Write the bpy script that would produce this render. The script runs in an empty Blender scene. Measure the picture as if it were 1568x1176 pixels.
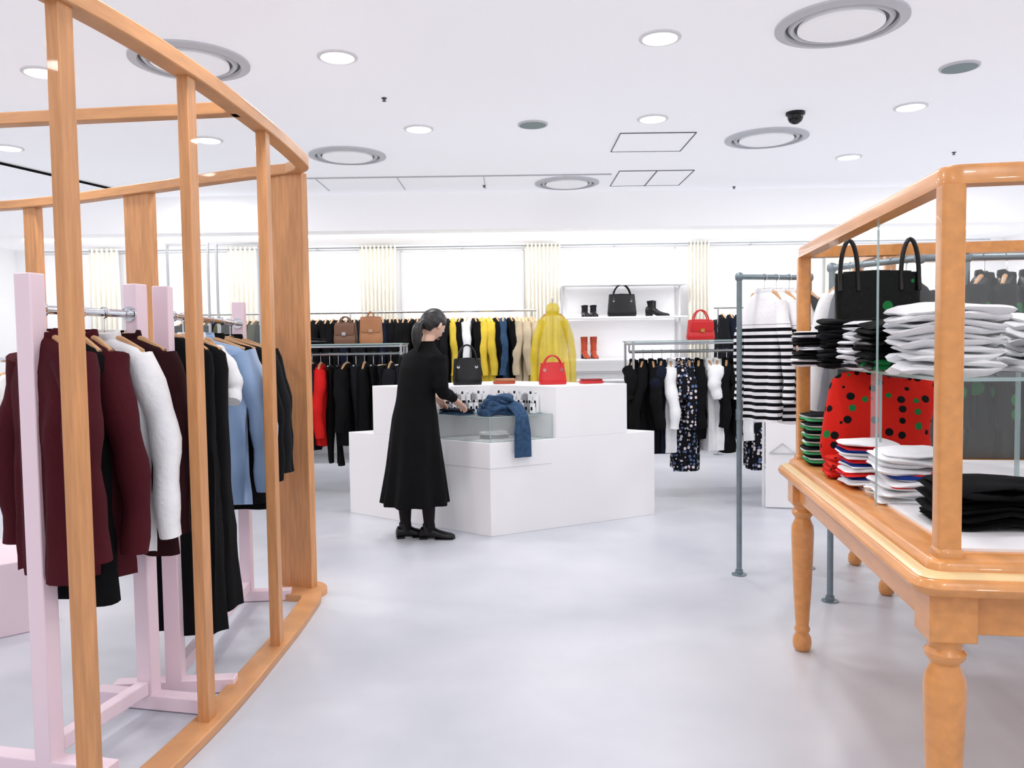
import bpy, math, random
from mathutils import Vector, Matrix, noise
random.seed(4)
S=bpy.context.scene
pi=math.pi
# ---------------------------------------------------------------- materials
MC={}
def lin(c):
    return tuple(((x/12.92) if x<=.04045 else ((x+.055)/1.055)**2.4) for x in c)
def mat(name,col,rough=.6,metal=0,var=.0,vs=6,bump=0,bs=120,st=(1,1,1),emis=0,alpha=1,coat=0,sheen=0,trans=0,col2=None,spec=.5):
    if name in MC: return MC[name]
    m=bpy.data.materials.new(name); m.use_nodes=True
    nt=m.node_tree; b=nt.nodes['Principled BSDF']
    c=lin([x/255 for x in col])
    b.inputs['Base Color'].default_value=(*c,1)
    b.inputs['Roughness'].default_value=rough
    b.inputs['Metallic'].default_value=metal
    b.inputs['Coat Weight'].default_value=coat
    b.inputs['Sheen Weight'].default_value=sheen
    b.inputs['Specular IOR Level'].default_value=spec
    b.inputs['Transmission Weight'].default_value=trans
    if alpha<1: b.inputs['Alpha'].default_value=alpha
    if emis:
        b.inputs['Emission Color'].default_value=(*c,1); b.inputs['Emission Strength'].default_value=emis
    tc=nt.nodes.new('ShaderNodeTexCoord'); mp=nt.nodes.new('ShaderNodeMapping'); mp.inputs['Scale'].default_value=st
    nt.links.new(tc.outputs['Object'],mp.inputs['Vector'])
    if var or col2:
        n=nt.nodes.new('ShaderNodeTexNoise'); n.inputs['Scale'].default_value=vs; n.inputs['Detail'].default_value=5
        nt.links.new(mp.outputs['Vector'],n.inputs['Vector'])
        r=nt.nodes.new('ShaderNodeValToRGB'); r.color_ramp.elements[0].position=.3; r.color_ramp.elements[1].position=.7
        if col2: ca=c; cb=lin([x/255 for x in col2])
        else: ca=[x*(1-var) for x in c]; cb=[min(1,x*(1+var)) for x in c]
        r.color_ramp.elements[0].color=(*ca,1); r.color_ramp.elements[1].color=(*cb,1)
        nt.links.new(n.outputs['Fac'],r.inputs['Fac']); nt.links.new(r.outputs['Color'],b.inputs['Base Color'])
    if bump:
        n=nt.nodes.new('ShaderNodeTexNoise'); n.inputs['Scale'].default_value=bs; n.inputs['Detail'].default_value=3
        nt.links.new(mp.outputs['Vector'],n.inputs['Vector'])
        bn=nt.nodes.new('ShaderNodeBump'); bn.inputs['Strength'].default_value=bump; bn.inputs['Distance'].default_value=.01
        nt.links.new(n.outputs['Fac'],bn.inputs['Height']); nt.links.new(bn.outputs['Normal'],b.inputs['Normal'])
    MC[name]=m; return m
def cloth(name,col,**k):
    k.setdefault('rough',.9); k.setdefault('var',.12); k.setdefault('bump',.25); k.setdefault('bs',60); k.setdefault('spec',.15)
    return mat(name,col,**k)
def stripes(name,c1,c2,freq,duty=.5,c3=None,yoke=None):
    m=cloth(name,c1); nt=m.node_tree; b=nt.nodes['Principled BSDF']
    for l in list(b.inputs['Base Color'].links): nt.links.remove(l)
    tc=nt.nodes.new('ShaderNodeTexCoord'); sp=nt.nodes.new('ShaderNodeSeparateXYZ'); nt.links.new(tc.outputs['Object'],sp.inputs[0])
    mu=nt.nodes.new('ShaderNodeMath'); mu.operation='MULTIPLY'; mu.inputs[1].default_value=freq; nt.links.new(sp.outputs['Z'],mu.inputs[0])
    fr=nt.nodes.new('ShaderNodeMath'); fr.operation='FRACT'; nt.links.new(mu.outputs[0],fr.inputs[0])
    r=nt.nodes.new('ShaderNodeValToRGB'); r.color_ramp.interpolation='CONSTANT'
    r.color_ramp.elements[0].color=(*lin([x/255 for x in c1]),1)
    r.color_ramp.elements[1].position=duty; r.color_ramp.elements[1].color=(*lin([x/255 for x in c2]),1)
    if c3:
        e=r.color_ramp.elements.new(.75); e.color=(*lin([x/255 for x in c3]),1)
    out=r.outputs['Color']
    nt.links.new(fr.outputs[0],r.inputs['Fac'])
    if yoke:
        g=nt.nodes.new('ShaderNodeMath'); g.operation='GREATER_THAN'; g.inputs[1].default_value=yoke; nt.links.new(sp.outputs['Z'],g.inputs[0])
        mx=nt.nodes.new('ShaderNodeMix'); mx.data_type='RGBA'; nt.links.new(g.outputs[0],mx.inputs[0]); nt.links.new(out,mx.inputs[6])
        mx.inputs[7].default_value=(*lin([x/255 for x in c1]),1); out=mx.outputs[2]
    nt.links.new(out,b.inputs['Base Color'])
    return m
def dots(name,base,c1,c2,scale,rad=.33,rough=.8,frac=.55):
    m=cloth(name,base,rough=rough); nt=m.node_tree; b=nt.nodes['Principled BSDF']
    for l in list(b.inputs['Base Color'].links): nt.links.remove(l)
    tc=nt.nodes.new('ShaderNodeTexCoord'); v=nt.nodes.new('ShaderNodeTexVoronoi'); v.inputs['Scale'].default_value=scale
    v.inputs['Randomness'].default_value=.65
    nt.links.new(tc.outputs['Object'],v.inputs['Vector'])
    lt=nt.nodes.new('ShaderNodeMath'); lt.operation='LESS_THAN'; lt.inputs[1].default_value=rad; nt.links.new(v.outputs['Distance'],lt.inputs[0])
    sp=nt.nodes.new('ShaderNodeSeparateColor'); nt.links.new(v.outputs['Color'],sp.inputs[0])
    g=nt.nodes.new('ShaderNodeMath'); g.operation='GREATER_THAN'; g.inputs[1].default_value=frac; nt.links.new(sp.outputs[0],g.inputs[0])
    mx=nt.nodes.new('ShaderNodeMix'); mx.data_type='RGBA'
    mx.inputs[6].default_value=(*lin([x/255 for x in c1]),1); mx.inputs[7].default_value=(*lin([x/255 for x in c2]),1)
    nt.links.new(g.outputs[0],mx.inputs[0])
    mx2=nt.nodes.new('ShaderNodeMix'); mx2.data_type='RGBA'
    mx2.inputs[6].default_value=(*lin([x/255 for x in base]),1)
    nt.links.new(mx.outputs[2],mx2.inputs[7]); nt.links.new(lt.outputs[0],mx2.inputs[0])
    nt.links.new(mx2.outputs[2],b.inputs['Base Color'])
    return m
WHITE=mat('white_paint',(246,246,248),rough=.5,bump=.03,bs=40)
WALL=mat('wall_paint',(250,250,252),rough=.8,bump=.04,bs=60)
BULK=mat('luminous_bulkhead_paint',(248,248,250),rough=.8,emis=.15)  # emission added to lighten the bulkhead face; no lamp there
CEIL=mat('luminous_ceiling_paint',(238,238,243),rough=.9,emis=.23)  # glow added to the paint as ambient fill; ceiling is no lamp
FLOOR=mat('polished_concrete',(190,194,204),rough=.36,col2=(215,217,224),vs=1.1,bump=.03,bs=12)
WOODV=mat('beech_wood_vertical',(208,148,96),rough=.45,var=.16,vs=6,st=(9,9,.8),bump=.06,bs=14,coat=.1)
WOODH=mat('beech_wood_rail',(210,152,102),rough=.45,var=.12,vs=5,st=(1.2,1.2,8),bump=.06,bs=14,coat=.1)
OAK=mat('varnished_wood',(220,150,84),rough=.3,var=.1,vs=5,st=(7,1,7),coat=.3)
OAKL=mat('pale_wood_inlay',(240,208,152),rough=.3,coat=.3)
PINK=mat('pale_pink_paint',(246,224,234),rough=.5,bump=.02,bs=30)
STEEL=mat('brushed_steel',(190,195,200),rough=.3,metal=1)
PIPE=mat('galvanised_pipe',(128,142,148),rough=.42,metal=.75,var=.1,vs=20)
CHROME=mat('chrome',(215,218,222),rough=.12,metal=1)
GLASS=mat('acrylic_glass',(235,245,245),rough=.03,alpha=.16)
CLEAR=mat('clear_glass_pane',(240,246,246),rough=.02,alpha=.07)
GEDGE=mat('glass_edge',(180,205,205),rough=.1,alpha=.6)
HANGW=mat('hanger_wood',(205,160,115),rough=.5,var=.1)
BLK=cloth('black_fabric',(11,11,13)); BLK2=cloth('charcoal_fabric',(24,25,29)); NAVY=cloth('navy_fabric',(20,25,40))
BURG=cloth('burgundy_wool',(72,22,30)); BURG2=cloth('dark_maroon_wool',(44,16,21)); WHT=cloth('white_cotton',(240,242,246))
SATIN=mat('pale_blue_satin',(150,180,218),rough=.32,var=.1,bump=.1,bs=8,sheen=.2)
RED=cloth('red_fabric',(196,30,28)); YEL=cloth('yellow_fabric',(226,196,70)); BEIGE=cloth('beige_fabric',(200,184,156))
OLIVE=cloth('olive_fabric',(66,68,50)); GREY=cloth('grey_fabric',(110,112,120)); DENIM=cloth('blue_denim',(52,78,108),var=.3,vs=40)
TAN=mat('tan_leather',(166,112,74),rough=.45,var=.1,bump=.1); REDL=mat('red_leather',(200,28,32),rough=.35,bump=.06,bs=80)
BLKL=mat('black_leather',(9,9,11),rough=.32,bump=.08,bs=80,spec=.35); ORL=mat('rust_leather',(176,66,36),rough=.4)
YRAIN=mat('yellow_raincoat_vinyl',(238,212,40),rough=.3,alpha=.62,var=.15)
CURT=mat('cream_curtain_linen',(238,235,226),rough=.9,var=.04,bump=.1,bs=50)
STR=stripes('breton_stripe',(244,244,246),(14,14,20),26,.5,yoke=.56)
STRR=stripes('red_white_blue_stripe',(218,40,40),(244,244,246),22,.3,(30,60,140))
STRG=stripes('green_black_stripe',(20,22,26),(60,150,90),30,.5,(235,235,235))
STRB=stripes('black_white_stripe',(240,240,244),(20,20,24),42)
DOTR=dots('red_polka_dot',(208,34,22),(12,12,14),(30,120,60),23,.34,frac=.85)
DOTR2=dots('red_small_dot',(212,36,24),(12,12,14),(12,12,14),45,.28)
DOTB=dots('black_green_dot',(9,12,11),(22,110,55),(9,12,11),9,.3,rough=.4)
FLORAL=dots('floral_print',(16,18,24),(215,205,210),(90,110,150),30,.4)
SKIN=mat('skin',(222,180,158),rough=.5); HAIR=mat('black_hair',(12,10,10),rough=.38,bump=.4,bs=90,st=(1,1,.2),spec=.45)
# ---------------------------------------------------------------- mesh builder
class MB:
    def __init__(s): s.v=[];s.f=[];s.mi=[];s.mats=[]; s.M=Matrix.Identity(4)
    def at(s,loc,yaw=0,pitch=0,roll=0):
        s.M=Matrix.Translation(loc)@Matrix.Rotation(yaw,4,'Z')@Matrix.Rotation(pitch,4,'Y')@Matrix.Rotation(roll,4,'X'); return s
    def add(s,vs,fs,m):
        if m not in s.mats: s.mats.append(m)
        k=s.mats.index(m); o=len(s.v)
        s.v+=[s.M@Vector(p) for p in vs]
        for f in fs: s.f.append([i+o for i in f]); s.mi.append(k)
    def box(s,c,d,m,yaw=0):
        R=Matrix.Rotation(yaw,3,'Z'); c=Vector(c)
        vs=[c+R@Vector((x*d[0]/2,y*d[1]/2,z*d[2]/2)) for z in(-1,1) for x,y in((-1,-1),(1,-1),(1,1),(-1,1))]
        s.add(vs,[(3,2,1,0),(4,5,6,7),(0,1,5,4),(1,2,6,5),(2,3,7,6),(3,0,4,7)],m)
    def loft(s,rings,m,cap=True,closed=True):
        n=len(rings[0]); vs=[p for r in rings for p in r]; fs=[]
        for i in range(len(rings)-1):
            for j in range(n if closed else n-1):
                k=(j+1)%n; fs.append((i*n+j,i*n+k,(i+1)*n+k,(i+1)*n+j))
        if cap and closed:
            fs.append(tuple(range(n))[::-1]); fs.append(tuple((len(rings)-1)*n+i for i in range(n)))
        s.add(vs,fs,m)
    def tube(s,path,r,m,n=8,sq=1,cap=True):
        P=[Vector(p) for p in path]; R=r if isinstance(r,(list,tuple)) else [r]*len(P)
        t0=(P[1]-P[0]).normalized(); ref=Vector((0,0,1)) if abs(t0.z)<.9 else Vector((1,0,0))
        u=t0.cross(ref).normalized(); rings=[]
        for i,p in enumerate(P):
            a=P[max(0,i-1)];b=P[min(len(P)-1,i+1)]; t=(b-a).normalized()
            u=(u-t*u.dot(t)).normalized(); w=t.cross(u)
            rings.append([p+(u*math.cos(2*pi*j/n)+w*math.sin(2*pi*j/n)*sq)*R[i] for j in range(n)])
        s.loft(rings,m,cap)
    def lathe(s,prof,c,m,n=24,cap=True):
        c=Vector(c)
        s.loft([[c+Vector((r*math.cos(2*pi*j/n),r*math.sin(2*pi*j/n),z)) for j in range(n)] for r,z in prof],m,cap)
    def sup(s,c,d,m,e1=.4,e2=.4,nu=14,nv=24,yaw=0,jit=0,js=6,fn=None):
        R=Matrix.Rotation(yaw,3,'Z'); c=Vector(c); g=lambda x,e:math.copysign(abs(x)**e,x); rings=[]
        for i in range(nu+1):
            a=-pi/2+pi*(i+.02)/(nu+.04); ring=[]
            for j in range(nv):
                b=2*pi*j/nv
                p=Vector((d[0]/2*g(math.cos(a),e1)*g(math.cos(b),e2),d[1]/2*g(math.cos(a),e1)*g(math.sin(b),e2),d[2]/2*g(math.sin(a),e1)))
                if fn: p=fn(p)
                if jit: p=p+noise.noise_vector((p+c)*js)*jit
                ring.append(c+R@p)
            rings.append(ring)
        s.loft(rings,m)
    def build(s,name,parent=None,smooth=True,bevel=0,seg=2,origin=None,mods=None):
        xs=[p.x for p in s.v];ys=[p.y for p in s.v];zs=[p.z for p in s.v]
        o=Vector(origin) if origin else Vector(((min(xs)+max(xs))/2,(min(ys)+max(ys))/2,min(zs)))
        me=bpy.data.meshes.new(name); me.from_pydata([p-o for p in s.v],[],s.f)
        for m in s.mats: me.materials.append(m)
        me.polygons.foreach_set('material_index',s.mi)
        if smooth:
            me.polygons.foreach_set('use_smooth',[True]*len(me.polygons)); me.set_sharp_from_angle(angle=math.radians(42))
        me.update(); ob=bpy.data.objects.new(name,me); S.collection.objects.link(ob); ob.location=o
        if parent:
            ob.parent=parent; ob.matrix_parent_inverse=Matrix.Translation(parent.location).inverted()
        if bevel:
            b=ob.modifiers.new('bevel','BEVEL'); b.width=bevel; b.segments=seg; b.limit_method='ANGLE'; b.angle_limit=math.radians(50)
        if mods: mods(ob)
        return ob
def empty(name,loc):
    e=bpy.data.objects.new(name,None); S.collection.objects.link(e); e.location=loc; e.empty_display_size=.1; return e
def lerpP(P,t):
    for i in range(len(P)-1):
        if t<=P[i+1][0] or i==len(P)-2:
            a=(t-P[i][0])/(P[i+1][0]-P[i][0]); a=max(0,min(1,a)); return [x+(y-x)*a for x,y in zip(P[i],P[i+1])]
def spline(pts,k=8):
    P=[Vector(p) for p in pts]; P=[2*P[0]-P[1]]+P+[2*P[-1]-P[-2]]; out=[]
    for i in range(1,len(P)-2):
        for j in range(k):
            t=j/k; a,b,c,d=P[i-1],P[i],P[i+1],P[i+2]
            out.append(.5*((2*b)+(c-a)*t+(2*a-5*b+4*c-d)*t*t+(3*b-a-3*c+d)*t**3))
    out.append(P[-2]); return out
# ---------------------------------------------------------------- room
X0,X1,Y0,Y1,H=-6.2,6.2,-2.6,10.05,3.0
def slab(name,c,d,m):
    b=MB(); b.box(c,d,m); return b.build(name,smooth=False)
slab('floor',(0,(Y0+Y1)/2,-.05),(X1-X0+.4,Y1-Y0+.4,.1),FLOOR)
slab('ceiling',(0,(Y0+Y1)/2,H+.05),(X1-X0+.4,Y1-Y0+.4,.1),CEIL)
slab('wall_back',(0,Y1+.05,H/2),(X1-X0+.2,.1,H),WALL)
slab('wall_front',(0,Y0-.05,H/2),(X1-X0+.2,.1,H),WALL)
slab('wall_left',(X0-.05,(Y0+Y1)/2,H/2),(.1,Y1-Y0,H),WALL)
slab('wall_right',(X1+.05,(Y0+Y1)/2,H/2),(.1,Y1-Y0,H),WALL)
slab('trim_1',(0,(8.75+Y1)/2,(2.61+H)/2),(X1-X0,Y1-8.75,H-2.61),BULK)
slab('baseboard_back',(0,Y1-.01,.05),(X1-X0,.02,.1),WHITE)
DG=mat('diffuser_grey',(196,198,202))
b=MB(); b.box((-1.0,7.87,2.996),(4.0,.03,.008),DG)
for x in (-1.9,-1.1,-.25): b.box((x,8.2,2.997),(.008,.62,.006),DG)
b.build('trim_2',smooth=False)
b=MB(); b.tube([(-4.5,6.8,2.985),(-3.88,8.7,2.985)],.012,BLK); b.build('ceiling_cable_track')
BL=mat('backlit_roller_blind',(248,248,250),rough=.8,emis=.14)  # glow added to brighten the back wall; no daylight behind it
FR=mat('window_frame_white',(240,241,243),rough=.5)
for i,(a,c) in enumerate(((-4.6,-3.5),(-2.95,-1.85),(-1.35,.15),(.62,2.05),(2.42,3.9),(4.2,5.6))):  # glowing panels added on a plain white wall, not real openings
    e=empty('window_%d'%(i+1),((a+c)/2,10.0,1.0))
    m=MB(); m.box(((a+c)/2,10.035,1.75),(c-a,.02,1.5),BL); m.build('blind',e,False)
    m=MB()
    for z in (.98,2.53): m.box(((a+c)/2,10.035,z),(c-a+.06,.025,.015),FR)
    for x in (a-.01,c+.01): m.box((x,10.035,1.755),(.012,.025,1.56),FR)
    m.build('frame',e,False)
b=MB(); b.tube([(-5.9,9.86,2.56),(5.9,9.86,2.56)],.009,STEEL)
for x in (-5.5,-3.9,-2.4,-.6,1.3,3,5): b.tube([(x,9.86,2.56),(x,10.05,2.56)],.007,STEEL)
b.build('curtain_rod')
for k,(x,w) in enumerate(((-5.0,.36),(-3.3,.34),(-1.63,.44),(.40,.44),(2.32,.27),(4.05,.34))):
    m=MB(); N=64; f=9 if w>.4 else 6; rings=[]
    for zi in range(9):
        z=2.59-zi*(2.55/8); ring=[]
        sp=1+.04*math.sin(zi*.7+k)
        for dd,rg in ((0,range(N+1)),(.006,range(N,-1,-1))):
            for j in rg:
                t=j/N; ring.append(Vector((x-w/2*sp+w*sp*t,9.86+dd+.03*math.sin(t*f*2*pi+.3*math.sin(zi*.5)),z)))
        rings.append(ring)
    m.loft(rings,CURT); m.build('curtain')
e=empty('linear_wall_washer',(0,9.1,2.6)); m=MB(); m.box((0,9.1,2.604),(11,.08,.012),mat('washer_diffuser',(255,255,255),emis=1.5)); m.build('diffuser',e,False)  # added fill strip to brighten the back wall; no real fixture there
l=bpy.data.lights.new('strip','AREA'); l.shape='RECTANGLE'; l.size=11; l.size_y=.07; l.energy=85; l.color=(1,.99,.98)
o=bpy.data.objects.new('strip',l); S.collection.objects.link(o); o.location=(0,9.1,2.59); o.rotation_euler=(.7,0,0); o.parent=e; o.matrix_parent_inverse=Matrix.Translation((0,9.1,2.6)).inverted()
# ---------------------------------------------------------------- ceiling fittings
LG=mat('lamp_glow',(255,252,246),emis=5)
def downlight(x,y,r=.095,p=8.0):
    e=empty('ceiling_downlight',(x,y,H))
    m=MB(); m.lathe([(r,H),(r+.02,H),(r+.02,H-.008),(r,H-.012),(r-.004,H-.006)],(x,y,0),WHITE,32,cap=False); m.build('trim_ring',e)
    m=MB(); m.lathe([(.001,H-.004),(r,H-.004)],(x,y,0),LG,32,cap=False); m.build('lens',e)
    l=bpy.data.lights.new('lamp','AREA'); l.shape='DISK'; l.size=r*2; l.energy=p; l.color=(1,.985,.97)
    o=bpy.data.objects.new('lamp',l); S.collection.objects.link(o); o.location=(x,y,H-.02); o.parent=e; o.matrix_parent_inverse=Matrix.Translation((x,y,H)).inverted()
for x,y in ((.827,4.4),(-.968,4.62),(-.683,6.15),(1.064,5.96),(2.86,5.75),(3.066,7.28),(-2.378,6.39),(-2.76,4.81),(-4.06,6.55),
            (-.9,2.6),(.9,2.5),(2.9,3.4),(-2.8,2.9),(4.8,5.2),(4.8,2.6),(-4.8,3.6),(-3.2,8.1),(4.6,7.9),(-.9,.3),(1.2,.2),(3.4,.6),(-3.6,.6),(-1.2,-1.6),(1.6,-1.6)):
    downlight(x,y)
VG=mat('vent_shadow_grey',(92,94,100)); VW=mat('vent_white',(216,218,223)); VC=mat('vent_centre_white',(240,240,244),emis=.18)  # vent centre brightened by emission in its material, not a lamp
for x,y in ((1.74,4.24),(-1.823,4.66),(-1.393,6.97),(2.097,6.57),(.592,8.27)):
    m=MB(); R=.33
    m.lathe([(R,H),(R,H-.012),(R-.05,H-.022),(R-.055,H-.004)],(x,y,0),VW,48,cap=False)
    m.lathe([(R-.055,H-.003),(R-.13,H-.003)],(x,y,0),VG,48,cap=False)
    m.lathe([(R-.07,H-.004),(R-.08,H-.016),(R-.095,H-.016),(R-.1,H-.004)],(x,y,0),VW,48,cap=False)
    m.lathe([(R-.118,H-.003),(R-.115,H-.02),(R-.13,H-.026),(R-.15,H-.024),(.001,H-.022)],(x,y,0),VC,48,cap=False)
    m.build('round_ceiling_vent')
SG=mat('speaker_grille',(150,168,168),rough=.7,bump=.5,bs=300)
for x,y in ((.183,6.07),(2.747,4.93)):
    m=MB(); m.lathe([(.115,H),(.112,H-.01),(.1,H-.012)],(x,y,0),VW,32,cap=False); m.lathe([(.1,H-.011),(.001,H-.014)],(x,y,0),SG,32,cap=False); m.build('ceiling_speaker')
m=MB(); c=(2.08,5.86,0); m.lathe([(.068,H),(.068,H-.018),(.058,H-.024)],c,BLKL,28); m.lathe([(.056,H-.02),(.054,H-.045),(.044,H-.066),(.025,H-.08),(.002,H-.085)],c,mat('smoked_dome',(8,8,10),rough=.08),28); m.build('security_dome_camera')
for x,y in ((-.825,5.39),(-.26,8.35),(2.4,8.6),(3.95,7.16)):
    m=MB(); m.lathe([(.018,H),(.016,H-.008),(.007,H-.01),(.007,H-.018),(.014,H-.02),(.014,H-.023)],(x,y,0),VG,16); m.build('fire_sprinkler')
for x,y,w in ((1.18,6.66,.6),(1.42,8.1,.72)):
    m=MB()
    for dx,dy,sx,sy in ((0,w/2,w,.006),(0,-w/2,w,.006),(w/2,0,.006,w),(-w/2,0,.006,w)): m.box((x+dx,y+dy,H-.003),(sx,sy,.008),VG)
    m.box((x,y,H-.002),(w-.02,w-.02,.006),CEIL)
    if w>.7: m.box((x,y,H-.006),(.01,w,.01),VG)
    m.build('ceiling_access_panel',smooth=False)
# ---------------------------------------------------------------- curved wooden frame
pav=empty('curved_wooden_display_frame',(-1.1,3.4,0))
def ribbon(path,z0,z1,w,m):
    P=[Vector((p[0],p[1],0)) for p in path]; rings=[]
    for i,p in enumerate(P):
        t=(P[min(i+1,len(P)-1)]-P[max(0,i-1)]).normalized(); nrm=Vector((-t.y,t.x,0))
        a=p+nrm*w/2; c=p-nrm*w/2
        rings.append([(a.x,a.y,z0),(c.x,c.y,z0),(c.x,c.y,z1),(a.x,a.y,z1)])
    b=MB(); b.loft(rings,m); return b
front=spline([(-2.15,.75,0),(-1.72,1.2,0),(-1.40,1.65,0),(-1.2,2.18,0),(-1.1,2.77,0),(-1.06,3.48,0),(-1.06,4.0,0),(-1.08,4.2,0),(-1.18,4.33,0)])
back=spline([(-1.18,4.33,0),(-1.5,4.45,0),(-2.33,4.87,0),(-3.0,5.18,0),(-3.6,5.33,0),(-4.8,5.4,0)])
ribbon(front+back[1:],2.275,2.33,.07,WOODH).build('top_rail',pav,bevel=.005)
bs=spline([(-2.15,.75,0),(-1.72,1.2,0),(-1.40,1.65,0),(-1.195,2.18,0),(-1.1,2.77,0),(-1.07,3.48,0),(-1.07,3.95,0),(-1.09,4.2,0),(-1.2,4.38,0)])
ribbon(bs,0,.035,.105,WOODH).build('base_plate',pav,bevel=.005)
m=MB(); m.lathe([(.13,.0),(.13,.03),(.125,.036)],(-1.16,4.3,0),WOODH,40); m.build('base_end',pav)
ribbon([(-1.07,3.22),(-4.4,3.58)],2.275,2.325,.055,WOODH).build('cross_beam',pav,bevel=.005)
for i,(x,y,w,d,a) in enumerate(((-1.72,1.2,.05,.06,.7),(-1.2,2.18,.04,.056,.25),(-1.1,2.77,.04,.056,.12),(-1.06,3.48,.044,.06,.0),(-1.205,4.35,.24,.05,-.42),(-2.22,4.83,.22,.05,-.45),(-3.1,5.23,.1,.06,-.3),(-4.4,3.58,.07,.07,0),(-4.6,5.39,.1,.06,0))):
    z0=.03 if i<5 else 0
    m=MB(); m.box((x,y,(z0+2.28)/2),(w,d,2.28-z0),WOODV,-a if i<4 else a); m.build('post_%d'%(i+1),pav,bevel=.003)
# ---------------------------------------------------------------- garments
def garment(mb,hook,yaw,m,L=.7,w=.2,flare=0.,sleeve=.55,d=.05,seed=0,hanger=True,collar=None,sw=.055,fold=.018):
    rnd=random.Random(seed); old=mb.M.copy(); mb.at(hook,yaw)
    T=-.085
    prof=[(0,.05,.032),(.012,.07,.038),(.04,w*.82,.042),(.065,w*.97,.045),(.13,w*1.0,d+.012),(.3,w*.96,d+.018),(.45,w*(.94+flare*.4),d+.015),(.7,w*(.96+flare*.7),d+.018),(1.0,w*(1+flare),d+.022),(1.3,w*(1.05+flare*1.3),d+.03)]
    ph=rnd.random()*6; ph2=rnd.random()*6; k1=3+rnd.random()*2; n=36; rings=[]; nl=20
    for i in range(nl):
        z=[0,.012,.04,.065][i] if i<4 else .065+(L-.065)*(i-3)/(nl-4)
        _,hw,hd=lerpP(prof,z)
        s=min(1,z/.5); ring=[]
        for j in range(n):
            a=2*pi*j/n; ca,sa=math.cos(a),math.sin(a)
            x=hw*math.copysign(abs(ca)**.85,ca); y=hd*math.copysign(abs(sa)**.75,sa)
            y+=fold*s*math.sin(k1*x/w*1.7+(ph if sa>0 else ph2)+z*1.2)+.012*noise.noise(Vector((x*11,z*8,seed)))
            x+=.012*s*math.sin(5*a+ph+z*3)+.006*noise.noise(Vector((sa*3,z*9,seed+5)))
            ring.append((x,y,T-z+(.006*math.sin(3*a+ph) if i==nl-1 else 0)))
        rings.append(ring)
    mb.loft(rings,m)
    if sleeve:
        for sg in (-1,1):
            a=rnd.uniform(-.05,.05); P=[];R=[]
            for i in range(14):
                t=i/13
                P.append((sg*(w-.035+.075*math.sin(min(1,t*1.8)*pi/2)+.015*t),a*t+.012*math.sin(t*7+seed),T-.07-sleeve*t))
                R.append(sw*(1.12-.34*t)*(1+.09*math.sin(t*19+seed)))
            mb.tube(P,R,m,14)
    if collar:
        rings=[]
        for rr,zz in ((.058,-.012),(.064,.005),(.06,.024),(.052,.026),(.05,0)):
            rings.append([(rr*math.cos(2*pi*j/20),rr*.62*math.sin(2*pi*j/20),T+zz-.012*(1 if math.sin(2*pi*j/20)<0 else 0)) for j in range(20)])
        mb.loft(rings,collar,cap=False)
    if hanger:
        mb.tube([(-w+.02,0,-.135),(-.08,0,-.095),(0,0,-.078),(.08,0,-.095),(w-.02,0,-.135)],[.008,.011,.012,.011,.008],HANGW,8)
        hp=[(0,0,-.08),(0,0,-.022)]+[(.019*math.sin(t),0,-.019*math.cos(t)+.0) for t in [i*pi/6 for i in range(0,9)]]
        mb.tube(hp,.0025,CHROME,6)
    mb.M=old
def trousers(mb,hook,yaw,m,L=1.0,seed=0,w=.16):
    old=mb.M.copy(); mb.at(hook,yaw); T=-.11
    for sg in (-1,1):
        rings=[]
        for i in range(12):
            z=L*i/11; hw=w*(.56-.14*min(1,z/.6)); cx=sg*(w*.5)
            rings.append([(cx+hw*math.cos(2*pi*j/16),(.035+.012*math.sin(z*8+seed))*math.sin(2*pi*j/16)+.012*sg+.01*math.sin(z*5+seed),T-z) for j in range(16)])
        mb.loft(rings,m)
    mb.tube([(-w*.9,0,T+.005),(w*.9,0,T+.005)],.008,CHROME,6); mb.tube([(0,0,T)]+[(.019*math.sin(t),0,-.019*math.cos(t)) for t in [i*pi/6 for i in range(9)]],.0025,CHROME,6)
    mb.M=old
def pink_rack(p,q,zt=1.59,bar=1.48):
    p=Vector((*p,0));q=Vector((*q,0)); d=(q-p).normalized(); yaw=math.atan2(d.y,d.x)
    e=empty('pink_clothing_rack',(p+q)/2)
    for i,c in enumerate((p,q)):
        m=MB(); m.box((c.x,c.y,zt/2+.025),(.06,.06,zt-.05),PINK,yaw); m.build('post_%d'%(i+1),e,bevel=.004)
        m=MB(); m.box((c.x,c.y,.03),(.06,.46,.055),PINK,yaw); m.build('foot_%d'%(i+1),e,bevel=.004)
    m=MB(); mid=(p+q)/2; m.box((mid.x,mid.y,.085),((q-p).length-.06,.045,.05),PINK,yaw); m.build('stretcher',e,bevel=.004)
    m=MB(); m.tube([p+Vector((0,0,bar)),q+Vector((0,0,bar))],.014,CHROME,14)
    for c in (p+d*.033,q-d*.033): m.tube([c+Vector((0,0,bar))-d*.004,c+Vector((0,0,bar))+d*.004],.028,CHROME,16)
    m.build('hanging_bar',e); return yaw
ya=pink_rack((-1.49,2.48),(-1.386,2.95)); yb=pink_rack((-1.336,3.07),(-1.43,4.2))
def on(p,q,t,z): return (p[0]+(q[0]-p[0])*t,p[1]+(q[1]-p[1])*t,z)
A=((-1.49,2.48),(-1.386,2.95)); B=((-1.336,3.07),(-1.43,4.2))
def single(name,rk,t,yo,m,bar=1.48,**k):
    b=MB(); g=on(*rk,t,bar); yaw=(ya if rk is A else yb)-pi/2+yo; garment(b,g,yaw,m,**k); return b.build(name)
single('burgundy_blazer',A,.12,-.42,BURG,L=.76,w=.19,sleeve=.62,seed=1,collar=BURG,sw=.054)
single('black_long_dress',A,.3,-.2,BLK,L=.86,w=.17,sleeve=0,flare=.1,seed=2)
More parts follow.
